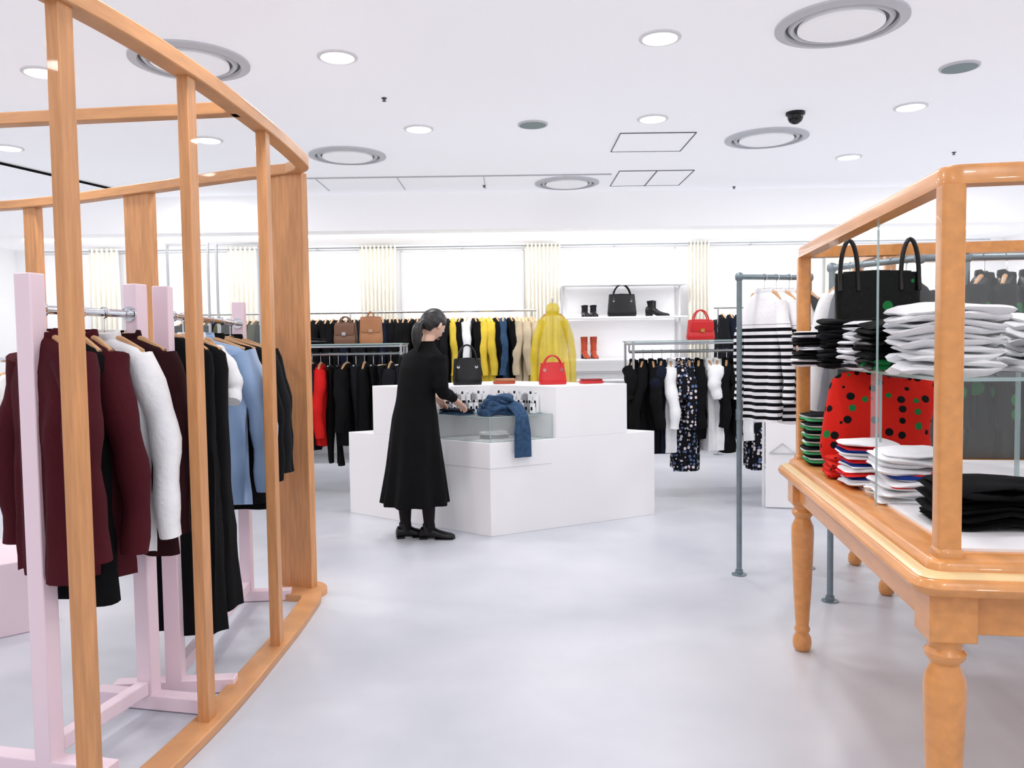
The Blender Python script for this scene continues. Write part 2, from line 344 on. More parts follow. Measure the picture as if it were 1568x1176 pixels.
single('burgundy_blazer',A,.45,-.34,BURG,L=.80,w=.18,sleeve=.64,seed=3,collar=BURG,sw=.054)
single('white_shirt',A,.66,-.14,WHT,L=.74,w=.19,sleeve=.62,seed=5,collar=WHT,sw=.05)
single('maroon_jacket',A,.88,-.08,BURG2,L=.78,w=.19,sleeve=.62,seed=6,collar=BURG2,sw=.05)
single('black_maxi_dress',B,.1,-.35,BLK,L=1.17,w=.17,sleeve=0,flare=.12,seed=7)
single('black_pinafore_dress',B,.2,-.3,BLK,L=1.12,w=.19,sleeve=0,flare=.1,seed=8)
single('white_blouse',B,.29,-.1,WHT,L=.55,w=.13,sleeve=.2,seed=9,collar=WHT,sw=.045)
single('pale_blue_satin_shirt',B,.4,.0,SATIN,L=.74,w=.21,sleeve=.62,seed=10,collar=SATIN,sw=.062,fold=.028)
single('black_jacket',B,.54,.1,BLK,L=.72,w=.215,sleeve=.6,seed=11,collar=BLK)
single('black_cardigan',B,.69,.1,BLK2,L=.8,w=.22,sleeve=.58,seed=12)
single('black_coat',B,.84,-.1,BLK,L=.85,w=.21,sleeve=.6,seed=13,collar=BLK)
m=MB(); m.box((-2.807,3.744,.175),(.8,.6,.35),PINK,math.radians(42)); m.build('pink_plinth',bevel=.006)
# ---------------------------------------------------------------- floor racks with shelf
def row(name,p,q,z,specs,jit=.15,parent=None):
    b=MB(); d=Vector((q[0]-p[0],q[1]-p[1],0)); yaw=math.atan2(d.y,d.x)+pi/2
    n=len(specs)
    for i,sp in enumerate(specs):
        t=(i+.5)/n; sp=dict(sp); kind=sp.pop('kind','g'); mm=sp.pop('m'); yo=sp.pop('yo',random.uniform(-jit,jit))
        if kind=='t': trousers(b,on(p,q,t,z),yaw+yo,mm,seed=i,**sp)
        else: garment(b,on(p,q,t,z),yaw+yo,mm,seed=i+n,**sp)
    return b.build(name,parent)
def shelf_rack(p,q,z,zs,pipe=STEEL,name='clothing_rack_with_shelf'):
    e=empty(name,((p[0]+q[0])/2,(p[1]+q[1])/2,0)); yaw=math.atan2(q[1]-p[1],q[0]-p[0]); Ln=math.hypot(q[0]-p[0],q[1]-p[1])
    nx,ny=-math.sin(yaw),math.cos(yaw)
    m=MB()
    for c in (p,q):
        for s in (-.2,.2): m.tube([(c[0]+nx*s,c[1]+ny*s,0),(c[0]+nx*s,c[1]+ny*s,zs)],.011,pipe,12); m.lathe([(.03,0),(.03,.006),(.013,.012)],(c[0]+nx*s,c[1]+ny*s,0),pipe,16)
        m.tube([(c[0]-nx*.2,c[1]-ny*.2,zs-.02),(c[0]+nx*.2,c[1]+ny*.2,zs-.02)],.01,pipe)
    m.tube([(p[0],p[1],z),(q[0],q[1],z)],.013,pipe,12)
    for c in (p,q): m.tube([(c[0],c[1],z),(c[0],c[1],zs-.02)],.008,pipe)
    for s in (-.2,.2): m.tube([(p[0]+nx*s,p[1]+ny*s,zs-.02),(q[0]+nx*s,q[1]+ny*s,zs-.02)],.01,pipe)
    m.build('frame',e)
    m=MB(); m.box(((p[0]+q[0])/2,(p[1]+q[1])/2,zs),(Ln+.04,.44,.012),GEDGE,yaw); m.build('glass_shelf',e,False); return e
r=random.Random(8)
def spec(m,**k): d=dict(m=m); d.update(k); return d
L4p,L4q=(-3.6,7.4),(-1.0,7.4)
e=shelf_rack(L4p,L4q,1.28,1.37)
sp=[]
for i in range(32):
    mm=r.choice([BLK,BLK,BLK,BLK2,NAVY,BLK,BLK])
    if i==22: sp.append(spec(RED,L=.75,sleeve=.6,w=.17)); continue
    if r.random()<.45: sp.append(spec(mm,kind='t',L=r.uniform(.85,1.02)))
    else: sp.append(spec(mm,L=r.uniform(.6,.95),sleeve=r.choice([0,.5,.55]),w=.18))
row('hanging_dark_clothes',L4p,L4q,1.28,sp,parent=e)
R3p,R3q=(1.03,6.98),(2.75,7.03)
e=shelf_rack(R3p,R3q,1.27,1.36)
sp=[]
for i,mm in enumerate([BLK,BLK,BLK,NAVY,WHT,FLORAL,FLORAL,BLK,WHT,WHT,BLK,BLK,WHT,FLORAL,BLK,BLK,BLK2,WHT,BLK,FLORAL,BLK]):
    sp.append(spec(mm,L=(.95 if mm is FLORAL else r.uniform(.6,.8)),sleeve=r.choice([.25,.5]),w=.2,collar=mm,yo=r.uniform(-.35,-.05)))
row('hanging_printed_clothes',R3p,R3q,1.27,sp,parent=e)
WBp,WBq=(-3.9,9.45),(.28,9.45)
e=empty('clothing_rail',(-1.8,9.5,1.0)); m=MB(); m.tube([(-3.95,9.45,1.75),(.3,9.45,1.75)],.013,STEEL,12)
for x in (-3.9,-2.9,-1.9,-.9,.25): m.tube([(x,9.45,0),(x,9.45,1.75)],.01,STEEL); m.lathe([(.06,0),(.06,.008),(.012,.012)],(x,9.45,0),STEEL,16)
m.build('rail',e)
sp=[]
for i in range(50):
    x=-3.9+4.18*(i+.5)/50
    mm=r.choice([BLK,BLK2,OLIVE,BLK,BLK,NAVY,BLK])
    if -1.75<x<-.75: mm=r.choice([BLK,BLK,BLK2,NAVY])
    if -.76<x<-.6: mm=YEL
    if -.6<=x<-.35: mm=r.choice([BLK,WHT,BEIGE])
    if -.35<=x<-.2: mm=YEL
    if -.2<=x<.0: mm=r.choice([BLK,BLK,DENIM])
    if x>=0: mm=BEIGE
    sp.append(spec(mm,L=r.uniform(.75,1.25),sleeve=.6,w=.2,yo=r.uniform(-.1,.25)))
row('hanging_coats',WBp,WBq,1.75,sp,parent=e)
e=empty('clothing_rail',(3.2,9.5,1.0)); m=MB(); m.tube([(2.4,9.45,1.75),(4.4,9.45,1.75)],.013,STEEL,12)
for x in (2.45,4.35): m.tube([(x,9.45,0),(x,9.45,1.75)],.01,STEEL); m.lathe([(.06,0),(.06,.008),(.012,.012)],(x,9.45,0),STEEL,16)
m.build('rail',e)
row('hanging_coats',(2.45,9.45),(4.35,9.45),1.75,[spec(r.choice([BLK,BLK,BLK2,NAVY]),L=r.uniform(.8,1.1),sleeve=.6,w=.2) for i in range(20)],parent=e)
e=empty('shoe_display_shelf',(1.35,9.9,.8))
for i,z in enumerate((2.06,1.66,1.15,.9)):
    m=MB(); m.box((1.38,9.82,z),(1.5,.34,.02),WHITE); m.build('shelf_%d'%(i+1),e,False)
m=MB()
for x in (.66,2.1): m.box((x,9.965,1.5),(.02,.03,1.3),WHITE)
m.build('uprights',e,False)
# glass partition screen, left background
e=empty('glass_partition_screen',(-3.2,8.3,0)); m=MB()
for x in (-3.55,-3.13,-3.04,-2.6): m.box((x,8.3,1.22),(.02,.025,2.44),DG)
for z in (.03,2.43): m.box((-3.34,8.3,z),(.42,.02,.02),DG); m.box((-2.82,8.3,z),(.44,.02,.02),DG)
for x in (-3.34,-2.82): m.box((x,8.3,.012),(.3,.3,.024),DG)
m.build('screen_frame',e,False); m=MB(); m.box((-3.34,8.3,1.23),(.4,.008,2.38),CLEAR); m.box((-2.82,8.3,1.23),(.42,.008,2.38),CLEAR); m.build('screen_glass',e,False)
# ---------------------------------------------------------------- bags, shoes
def bag(name,c,yaw,W,Hh,D,m,hh=.1,hw=.5,flap=False,topw=.88,metal=CHROME,hr=.006,e=.45,loops=None):
    b=MB().at(c,yaw); rings=[]
    for i in range(9):
        t=i/8; hwd=W/2*(1-(1-topw)*t)*(.93 if i==0 else 1); hd=D/2*(1-.55*t)*(.85 if i==0 else 1)
        ring=[]
        for j in range(28):
            a=2*pi*j/28; ca,sa=math.cos(a),math.sin(a)
            ring.append((hwd*math.copysign(abs(ca)**e,ca),hd*math.copysign(abs(sa)**e,sa),Hh*t+.004*math.sin(3*a)*t))
        rings.append(ring)
    b.loft(rings,m)
    if loops:
        for x0 in (-1,1):
            P=[(x0*loops+.035*math.cos(a),-D*.22,Hh*.95+(hh)*math.sin(a)) for a in [pi*i/14 for i in range(15)]]
            b.tube([(P[0][0],-D*.30,Hh*.8)]+P+[(P[-1][0],-D*.3,Hh*.8)],hr,BLKL,10)
    else:
      for s in (-1,1):
        P=[(W*hw/2*math.cos(a),s*D*.2,Hh*.86+(hh+Hh*.14)*math.sin(a)) for a in [pi*i/14 for i in range(15)]]
        b.tube([(P[0][0],s*D*.33,Hh*.7)]+P+[(P[-1][0],s*D*.33,Hh*.7)],hr,m,8)
        for x in (-1,1): b.tube([(x*W*hw/2,s*D*.30-.004,Hh*.7),(x*W*hw/2,s*D*.30+.004,Hh*.7)],.012,metal,10)
    if flap:
        b.sup((0,-D*.36,Hh*.68),(W*.86,D*.16,Hh*.55),m,.3,.3)
        b.box((0,-D*.47,Hh*.48),(.035,.012,.03),metal)
    b.tube([(-W*.42,0,Hh),(0,0,Hh+.006),(W*.42,0,Hh)],.006,m,8)
    return b.build(name)
def shoe(b,c,yaw,m,shaft=0,L=.25,heel=.02,W=.085):
    b.M=Matrix.Translation(c)@Matrix.Rotation(yaw,4,'Z')
    prof=[(-.5,.028,.05),(-.46,.036,.075),(-.3,.037,.085),(-.12,.034,.08),(.05,.037,.062),(.25,.042,.048),(.4,.038,.04),(.48,.022,.03),(.5,.006,.018)]
    rings=[]
    for t,hw,h in prof:
        up=heel*max(0,min(1,(.1-t)/.4)); hw=hw*W/.085
        rings.append([(t*L,hw*math.cos(a)*(1 if math.sin(a)<0 else .9),up+max(0,h*(.5+.5*math.sin(a)))) for a in [2*pi*j/16 for j in range(16)]])
    b.loft(rings,m)
    b.box((-.38*L,0,heel/2+.004),(.22*L,W*.7,heel+.008),BLKL); b.box((.2*L,0,.004),(.5*L,W*.8,.008),BLKL)
    if shaft: b.tube([(-.27*L,0,heel+.04),(-.26*L,0,heel+.1),(-.28*L,0,heel+shaft)],[.04,.038,.046],m,16)
bag('black_handbag',(1.36,9.8,1.67),0.05,.36,.27,.14,BLKL,hh=.12,hw=.6,hr=.008)
b=MB(); shoe(b,(.92,9.8,1.67),-1.4,BLKL,.12,.24); shoe(b,(1.02,9.8,1.67),-1.5,BLKL,.12,.24); b.build('black_ankle_boots')
b=MB(); shoe(b,(1.78,9.78,1.67),-.1,BLKL,.15,.27,.04); shoe(b,(1.83,9.9,1.67),-.2,BLKL,.15,.27,.04); b.build('black_chelsea_boots')
b=MB(); shoe(b,(.91,9.8,1.16),-1.4,ORL,.22,.24,.05); shoe(b,(1.02,9.8,1.16),-1.5,ORL,.22,.24,.05); b.build('rust_leather_boots')
bag('red_shoulder_bag',(1.66,7.0,1.367),.1,.25,.17,.11,REDL,hh=.09,hw=.55,flap=True,metal=mat('gold',(214,170,90),rough=.25,metal=1))
bag('tan_leather_backpack',(-1.3,7.4,1.377),.1,.22,.24,.14,TAN,hh=.05,hw=.3,flap=True)
bag('brown_satchel',(-1.54,7.42,1.377),-.1,.22,.19,.12,mat('brown_leather',(112,78,58),rough=.5),hh=.06,hw=.5,flap=True)
def stack(name,c,d,n,ms,yaw=0,jit=.006):
    b=MB(); rr=random.Random(int(c[0]*1000)+n); t=d[2]/n
    for i in range(n):
        m=ms[i%len(ms)]; z=c[2]+t*(i+.5); y=yaw+rr.uniform(-.07,.07); ox,oy=rr.uniform(-.012,.012),rr.uniform(-.012,.012)
        s1=rr.uniform(.93,1.03)
        b.sup((c[0]+ox,c[1]+oy,z-t*.2),(d[0]*s1,d[1],t*.72),m,.75,.28,8,40,y,jit,11)
        b.sup((c[0]+ox*1.3,c[1]+oy,z+t*.24),(d[0]*.97*s1,d[1]*.96,t*.7),m,.75,.28,8,40,y+rr.uniform(-.03,.03),jit,9)
    return b.build(name)
stack('folded_scarves',(-1.95,7.4,1.377),(.45,.3,.05),3,[BLK,GREY])
# ---------------------------------------------------------------- counter
Ao=Vector((-.16,5.54,0)); e1=Vector((.887,.462,0)); e2=Vector((-.796,.605,0))
def cp(a,c,z=0): v=Ao+e1*a+e2*c; return Vector((v.x,v.y,z))
cnt=empty('white_display_counter',cp(.7,.7))
def prism(pts,z0,z1,m):
    b=MB(); b.loft([[(*p.xy,z0) for p in pts],[(*p.xy,z1) for p in pts]],m); return b
prism([cp(0,0),cp(1.43,0),cp(1.43,1.47),cp(0,1.47)],.0,.66,WHITE).build('low_tier',cnt,False,bevel=.003)
prism([cp(.54,0),cp(1.17,0),cp(1.17,1.18),cp(0,1.18),cp(0,.6),cp(.54,.6)],.66,1.04,WHITE).build('tall_tier',cnt,False,bevel=.003)
m=MB(); m.loft([[cp(-.002,-.002,z),cp(.5,-.002,z),cp(.5,.0,z),cp(0,0,z)] for z in (.479,.481)],DG)
m.loft([[cp(-.002,-.002,z),cp(0,0,z),cp(0,.5,z),cp(-.002,.5,z)] for z in (.479,.481)],DG); m.build('panel_seam',cnt,False)
bag('black_tote_handbag',(*cp(.47,.76).xy,1.04),.1,.235,.2,.12,BLKL,hh=.11,hw=.6,hr=.007)
bag('red_handbag',(*cp(.80,.3).xy,1.04),.1,.22,.16,.12,REDL,hh=.06,hw=.6,topw=.8,hr=.006)
b=MB(); p=cp(.72,.68); b.sup((p.x,p.y,1.052),(.17,.1,.022),ORL,.25,.25,yaw=.2); b.sup((p.x+.01,p.y,1.072),(.16,.1,.02),TAN,.25,.25,yaw=.1); b.build('leather_wallets')
b=MB(); p=cp(1.05,.2); b.sup((p.x,p.y,1.052),(.18,.1,.022),REDL,.25,.25,yaw=.3); b.sup((p.x,p.y,1.07),(.16,.1,.016),mat('dark_red_leather',(130,30,36),rough=.4),.25,.25,yaw=.2); b.build('red_leather_wallets')
y1=math.atan2(e1.y,e1.x); y2=math.atan2(-e2.y,-e2.x)
b=MB(); q4=[cp(.02,.02),cp(.525,.02),cp(.525,.585),cp(.02,.585)]
for i in range(4):
    p,q=q4[i],q4[(i+1)%4]; dd=(q-p).normalized(); nn=Vector((-dd.y,dd.x,0))*.006
    b.loft([[p+Vector((0,0,z)),q+Vector((0,0,z)),q+nn+Vector((0,0,z)),p+nn+Vector((0,0,z))] for z in (.661,.838)],GLASS)
    for z in (.664,.838): b.tube([p+Vector((0,0,z)),q+Vector((0,0,z))],.003,GEDGE,6)
    b.tube([p+Vector((0,0,.662)),p+Vector((0,0,.84))],.003,GEDGE,6)
b.loft([[p+Vector((0,0,z)) for p in q4] for z in (.836,.842)],GLASS)
b.build('acrylic_display_case',smooth=False)
LGy=mat('label_grey',(150,150,155))
def bottles(name,c,yaw,n,w,z):
    b=MB().at((c.x,c.y,z),yaw)
    for r0 in (0,1):
        for i in range(n):
            x=-w/2+w*(i+.5)/n; h=.07+.065*r0; b.box((x,.045*r0,h/2+.003),(.03,.026,h),WHT if (i+r0)%3 else LGy); b.box((x,.045*r0-.0135,h*.5),(.016,.001,h*.35),BLKL)
            b.lathe([(.008,h),(.008,h+.02),(.006,h+.023)],(x,.045*r0,0),BLKL if i%3==0 else CHROME,10)
    b.box((0,.02,.0015),(w+.03,.1,.004),GEDGE)
    return b.build(name)
bottles('cosmetic_bottles',cp(.46,.3),y2,8,.4,.8425)
bottles('cosmetic_bottles',cp(.26,.51),y1,8,.36,.8425)
stack('folded_scarf',(*cp(.3,.3).xy,.662),(.2,.12,.05),2,[GREY,WHT],y1)
b=MB(); p=cp(.24,.2)
for i in range(5): b.sup((p.x+.02*math.sin(i*2),p.y,.862+.026*i),(.30-.03*i,.2,.05),DENIM,.6,.5,10,36,.4+.3*i,.03,10)
n1=Vector((e1.y,-e1.x,0)); q=cp(.24,0)
path=[(q-n1*.2,.93),(q-n1*.1,.92),(q-n1*.02,.885),(q+n1*.02,.84),(q+n1*.024,.72),(q+n1*.026,.55)]
rings=[]
for k,(v,z) in enumerate(path):
    ring=[]
    for j in range(20):
        a=2*pi*j/20; off=e1*((.06+.012*math.sin(k*1.7))*math.cos(a)); th=.016*math.sin(a)+.006*math.sin(4*math.cos(a)+k)
        if k<2: ring.append(v+off+Vector((0,0,z+th)))
        elif k==2: ring.append(v+off+n1*th*.7+Vector((0,0,z+th*.7)))
        else: ring.append(v+off+n1*(th+.012)+Vector((0,0,z)))
    rings.append(ring)
b.loft(rings,DENIM); b.build('denim_jeans_pile')
stack('folded_denim',(*cp(.1,.42).xy,.842),(.26,.15,.04),2,[DENIM,NAVY],y2)
e=empty('garment_display_stand',(.41,7.9,0)); m=MB(); m.lathe([(.15,0),(.15,.012),(.02,.02)],(.41,7.9,0),STEEL,28); m.tube([(.41,7.9,.01),(.41,7.9,1.8)],.011,STEEL); m.tube([(.41,7.9,1.78),(.41,7.84,1.78)],.011,STEEL); m.build('stand',e)
b=MB(); garment(b,(.41,7.85,1.73),.0,YRAIN,L=.9,w=.14,d=.03,sleeve=.62,seed=3,sw=.04,fold=.022,flare=.25,collar=YRAIN)
rings=[]
for zz,wx,wy in ((-.1,.05,.03),(-.07,.065,.04),(-.03,.068,.045),(.0,.055,.04),(.02,.03,.02)):
    rings.append([(.41+wx*math.cos(a),7.85+wy*math.sin(a),1.73+zz) for a in [2*pi*j/16 for j in range(16)]])
b.loft(rings,YRAIN); b.build('yellow_raincoat')
b=MB().at((2.16,6.35,0),-.25)
b.box((0,0,.36),(.26,.014,.7),WHITE); b.box((-.14,.1,.36),(.02,.02,.72),WHITE); b.box((.14,.1,.36),(.02,.02,.72),WHITE); b.box((0,.1,.7),(.3,.02,.02),WHITE); b.box((0,.05,.715),(.28,.12,.012),WHITE)
b.tube([(-.1,-.015,.45),(0,-.015,.53),(.1,-.015,.45),(-.1,-.015,.45)],.005,DG); b.build('white_floor_sign',bevel=.003)
# ---------------------------------------------------------------- pipe racks right
Z=1.715
def fitting(m,p,r=.024): m.sup(p,(r*2,r*2,r*2.2),PIPE,.8,.8,8,14)
def pole(m,x,y,z,r=.0155): m.tube([(x,y,0),(x,y,z)],r,PIPE,14); m.lathe([(.042,0),(.042,.006),(.022,.01),(.022,.03),(r,.03)],(x,y,0),PIPE,20,False); fitting(m,(x,y,z))
rk=empty('pipe_clothing_rack',(1.5,4.6,0))
m=MB(); pole(m,1.30,4.55,Z); pole(m,1.74,4.665,Z); m.tube([(1.30,4.55,Z),(1.74,4.665,Z)],.0155,PIPE,14); m.tube([(1.3,4.55,.9),(1.3,4.55,.96)],.02,PIPE); m.build('pipe_frame',rk)
rk2=empty('pipe_clothing_rack',(2.1,3.7,0))
m=MB(); pole(m,1.63,4.06,Z); pole(m,2.06,3.62,Z); pole(m,2.72,3.6,Z); m.tube([(1.63,4.06,Z),(1.86,3.64,Z)],.0155,PIPE,14); fitting(m,(1.86,3.64,Z)); m.tube([(1.86,3.64,Z),(2.06,3.62,Z),(2.72,3.6,Z)],.0155,PIPE,14); m.build('pipe_frame',rk2)
def hangg(name,x,y,yaw,mm,par=None,**k):
    b=MB(); garment(b,(x,y,Z),yaw,mm,**k); return b.build(name,par)
hangg('striped_shirt',1.455,4.59,-1.0,STR,rk,L=.74,w=.13,sleeve=.56,seed=21,collar=WHT,sw=.038)
hangg('striped_shirt',1.53,4.61,-.9,STR,rk,L=.75,w=.14,sleeve=.56,seed=22,collar=WHT,sw=.038)
hangg('white_striped_shirt',1.61,4.63,-1.1,STR,rk,L=.74,w=.15,sleeve=.55,seed=23,collar=WHT,sw=.04)
hangg('black_cardigan',1.69,4.65,-1.2,BLK,rk,L=.74,w=.16,sleeve=.55,seed=24,sw=.045)
ry=math.atan2(-.42,.23)+pi/2
for i,(nm,mm,L) in enumerate((('white_jacket',WHT,.62),('grey_jacket',GREY,.75),('black_jacket',BLK,.8),('charcoal_coat',BLK2,.85),('black_coat',BLK,.9))):
    t=.22+.16*i; hangg(nm,1.63+.23*t,4.06-.42*t,ry+.08*(i%2),mm,rk2,L=L,w=.165,sleeve=.55,seed=31+i,collar=mm,sw=.045)
for i,x in enumerate((2.14,2.24,2.34,2.45,2.56)):
    hangg('green_dot_coat',x,3.615,pi/2-.75+.1*i,DOTB,rk2,L=1.0,w=.19,sleeve=.6,seed=41+i,collar=DOTB,sw=.06)
# ---------------------------------------------------------------- vitrine table
def rrect(x0,y0,x1,y1,r,z,k=5):
    P=[]
    for cx,cy,a0 in ((x1-r,y1-r,0),(x0+r,y1-r,pi/2),(x0+r,y0+r,pi),(x1-r,y0+r,1.5*pi)):
        for i in range(k+1):
            a=a0+pi/2*i/k; P.append((cx+r*math.cos(a),cy+r*math.sin(a),z))
    return P
LEG=[(.026,0),(.036,.012),(.04,.035),(.037,.06),(.026,.08),(.033,.09),(.033,.1),(.027,.11),(.03,.14),(.038,.28),(.044,.42),(.047,.52),(.045,.55),(.034,.575),(.032,.585),(.044,.6),(.046,.612),(.036,.625),(.04,.64),(.05,.65)]
def table(loc,yaw,W,L,zt):
    e=empty('wooden_display_table',loc)
    def mb(): return MB().at(loc,yaw)
    for i,(x,y) in enumerate(((.085,.085),(W-.085,.085),(.085,L-.085),(W-.085,L-.085))):
        m=mb(); m.lathe(LEG,(x,y,0),OAK,32); m.box((x,y,.705),(.105,.105,.115),OAK); m.build('leg_%d'%(i+1),e,bevel=.004)
    m=mb()
    m.box((W/2,.075,.71),(W-.26,.03,.1),OAK); m.box((W/2,L-.075,.71),(W-.26,.03,.1),OAK); m.box((.075,L/2,.71),(.03,L-.26,.1),OAK); m.box((W-.075,L/2,.71),(.03,L-.26,.1),OAK); m.build('apron',e,bevel=.003)
    m=mb(); m.loft([rrect(-o,-o,W+o,L+o,.05+o,z) for o,z in ((-.03,.76),(-.008,.762),(.006,.772),(.012,.786),(.006,.8),(-.004,.806))],OAK); m.build('table_top',e)
    m=mb(); m.loft([rrect(-o,-o,W+o,L+o,.04,z) for o,z in ((-.004,.806),(-.012,.812),(-.03,.816))],OAKL)
    m.loft([rrect(-o,-o,W+o,L+o,.04,z) for o,z in ((-.03,.816),(-.034,.832),(-.045,.84),(-.13,.84))],OAK); m.build('moulding',e)
    m=mb(); m.box((W/2,L/2,.8435),(W-.26,L-.26,.007),WHITE); m.build('display_deck',e,False)
    i0=.085
    for i,(x,y) in enumerate(((i0,i0),(W-i0,i0),(i0,L-i0),(W-i0,L-i0))):
        m=mb(); m.loft([rrect(x-.026,y-.026,x+.026,y+.026,.01,z) for z in (.84,zt-.045)],OAK); m.loft([rrect(x-.032-q,y-.032-q,x+.032+q,y+.032+q,.012,z) for q,z in ((0,.838),(0,.852),(-.006,.86))],OAK); m.build('post_%d'%(i+1),e)
    m=mb()
    hw=.026
    o=[rrect(i0-hw,i0-hw,W-i0+hw,L-i0+hw,.045,z) for z in (zt-.045,zt-.01,zt)]; o[2]=rrect(i0-hw+.008,i0-hw+.008,W-i0+hw-.008,L-i0+hw-.008,.04,zt)
    inn=[rrect(i0+hw,i0+hw,W-i0-hw,L-i0-hw,.03,z) for z in (zt,zt-.045)]
    m.loft([inn[1]]+o+inn,OAK,cap=False); m.build('top_frame',e)
    m=mb(); m.box((W/2,L/2+.12,1.24),(W-.34,L-.5,.01),GLASS)
    m.box((W/2,L/2+.12-(L-.5)/2,1.24),(W-.34,.004,.01),GEDGE); m.box((.17,L/2+.12,1.24),(.004,L-.5,.01),GEDGE)
    for y in (.42,L*.55,L-.18): m.box((W/2,y,1.04),(.008,.02,.39),GEDGE)
    for x in (.19,W-.19):
        for y in (.4,1.0 if L>1 else L-.3,L-.16): m.box((x,y,1.04),(.008,.1,.392),GLASS); m.box((x,y-.05,1.04),(.008,.003,.392),GEDGE)
    m.build('glass_shelf',e,False)
    m=mb(); m.box((W/2,L-i0,(.845+zt-.045)/2),(W-2*i0-.06,.006,zt-.895),CLEAR)
    m.box((i0,.63,(.845+zt-.045)/2),(.006,.003,zt-.89),GEDGE); m.build('glass_pane',e,False); return e
ty=math.radians(-8.5)
table(Vector((.92,1.78,0)),ty,1.25,1.75,1.745)
table(Vector((1.87,4.08,0)),math.radians(-8),1.3,.75,1.84)
zs=1.2455
stack('folded_white_tshirts',(1.30,2.38,zs),(.29,.24,.195),5,[WHT],ty,.024)
stack('folded_white_tshirts',(1.62,2.36,zs),(.26,.24,.17),4,[WHT],ty,.022)
stack('folded_green_black_knitwear',(1.31,2.66,zs),(.27,.2,.16),4,[DOTB,BLK],ty,.018)
stack('folded_striped_tshirts',(1.32,2.88,zs),(.25,.17,.17),5,[STRB,WHT],ty,.012)
stack('folded_black_tshirts',(1.31,3.08,zs),(.24,.15,.18),5,[BLK,BLK2],ty,.014)
stack('folded_striped_tshirts',(1.25,3.27,zs),(.17,.15,.14),5,[STRB,BLK],ty,.01)
bag('black_vinyl_tote',(1.515,3.31,zs),-.1,.32,.38,.12,DOTB,hh=.15,topw=1.05,hr=.009,loops=.12)
zd=.847
stack('folded_green_striped_tshirts',(1.30,3.27,zd),(.2,.17,.2),6,[STRG],ty,.01)
def pil(p):
    s=1+.1*(abs(p.x)/.19)**2*(abs(p.z)/.18)**2
    return Vector((p.x*s,p.y*(1-.6*(abs(p.x)/.2)**3)*(1-.5*(abs(p.z)/.18)**2),p.z*s))
b=MB().at((1.37,2.97,zd+.19),-.2,.08,-.2); b.sup((0,0,0),(.37,.13,.35),DOTR,.35,.35,22,40,0,.02,7,pil)
b.tube([(-.1,-.02,.17),(-.08,-.03,.2),(0,-.03,.212),(.08,-.03,.2),(.1,-.02,.17)],.007,BLK); b.build('red_polka_dot_tote')
stack('folded_red_dotted_knitwear',(1.24,2.93,zd),(.16,.14,.08),2,[DOTR2],ty,.012)
stack('folded_tricolour_striped_tshirts',(1.235,2.74,zd),(.18,.17,.15),5,[STRR],ty,.014)
stack('folded_white_tshirts',(1.25,2.49,zd),(.2,.2,.15),5,[WHT,WHT,STRR],ty,.018)
stack('folded_black_sweaters',(1.30,2.14,zd),(.34,.24,.115),4,[BLK,BLK],ty,.024)
stack('folded_black_sweaters',(1.68,2.1,zd),(.34,.24,.15),5,[BLK],ty,.024)
# ---------------------------------------------------------------- woman
W0=Vector((-.67,5.545,0))
fa=math.atan2(.77,.64); cf,sf=math.cos(fa),math.sin(fa)
WM=Matrix(((cf,-sf,0,W0.x),(sf,cf,0,W0.y),(0,0,1,0),(0,0,0,1)))
wom=empty('woman',W0)
def wmb(): b=MB(); b.M=WM.copy(); return b
def rem(v,s=3,f=.5):
    def g(ob):
        r=ob.modifiers.new('remesh','REMESH'); r.mode='VOXEL'; r.voxel_size=v; r.use_smooth_shade=True
        if s: k=ob.modifiers.new('smooth','SMOOTH'); k.iterations=s; k.factor=f
    return g
b=wmb()
prof=[(.25,-.03,.235,.225),(.5,-.02,.205,.19),(.72,-.02,.185,.16),(.85,-.015,.175,.145),(.98,-.005,.15,.12),(1.08,.01,.152,.118),(1.2,.045,.168,.12),(1.27,.07,.168,.103),(1.31,.085,.14,.08),(1.34,.1,.085,.062),(1.372,.114,.052,.055)]
rings=[]
for i in range(34):
    z=.25+(1.372-.25)*i/33; _,cx,ws,wd=lerpP(prof,z); s=max(0,(.95-z)/.7)
    rings.append([(cx+wd*math.cos(a)*(1+.1*s*math.sin(9*a+1.2)+.04*s*math.sin(4*a)),ws*math.sin(a)*(1+.1*s*math.sin(9*a+1.2)+.04*s*math.sin(4*a)),z) for a in [2*pi*j/72 for j in range(72)]])
b.loft(rings,BLK)
arms={}
for sg,EL,WR in ((-1,(.05,.205,1.04),(.22,.15,.975)),(1,(.09,.2,1.05),(.26,.09,.98))):
    sh=Vector((.07,sg*.15,1.27)); el=Vector((EL[0],sg*EL[1],EL[2])); wr=Vector((WR[0],sg*WR[1],WR[2])); arms[sg]=(sh,el,wr)
    P=spline([sh,(sh+el)/2+Vector((-.01,sg*.01,0)),el,(el+wr)/2,wr],4)
    b.tube(P,[.064-.03*i/(len(P)-1)+.003*math.sin(i*2.1) for i in range(len(P))],BLK,14)
b.build('dress',wom,mods=rem(.009,4))
b=wmb(); b.tube([(.116+.05*math.cos(a),.05*math.sin(a),1.374) for a in [2*pi*i/24 for i in range(25)]],.006,BLK,8); b.build('collar',wom)
HC=Vector((.175,0,1.495)); 
HM=WM@Matrix.Translation(HC)@Matrix.Rotation(math.radians(34),4,'Y')
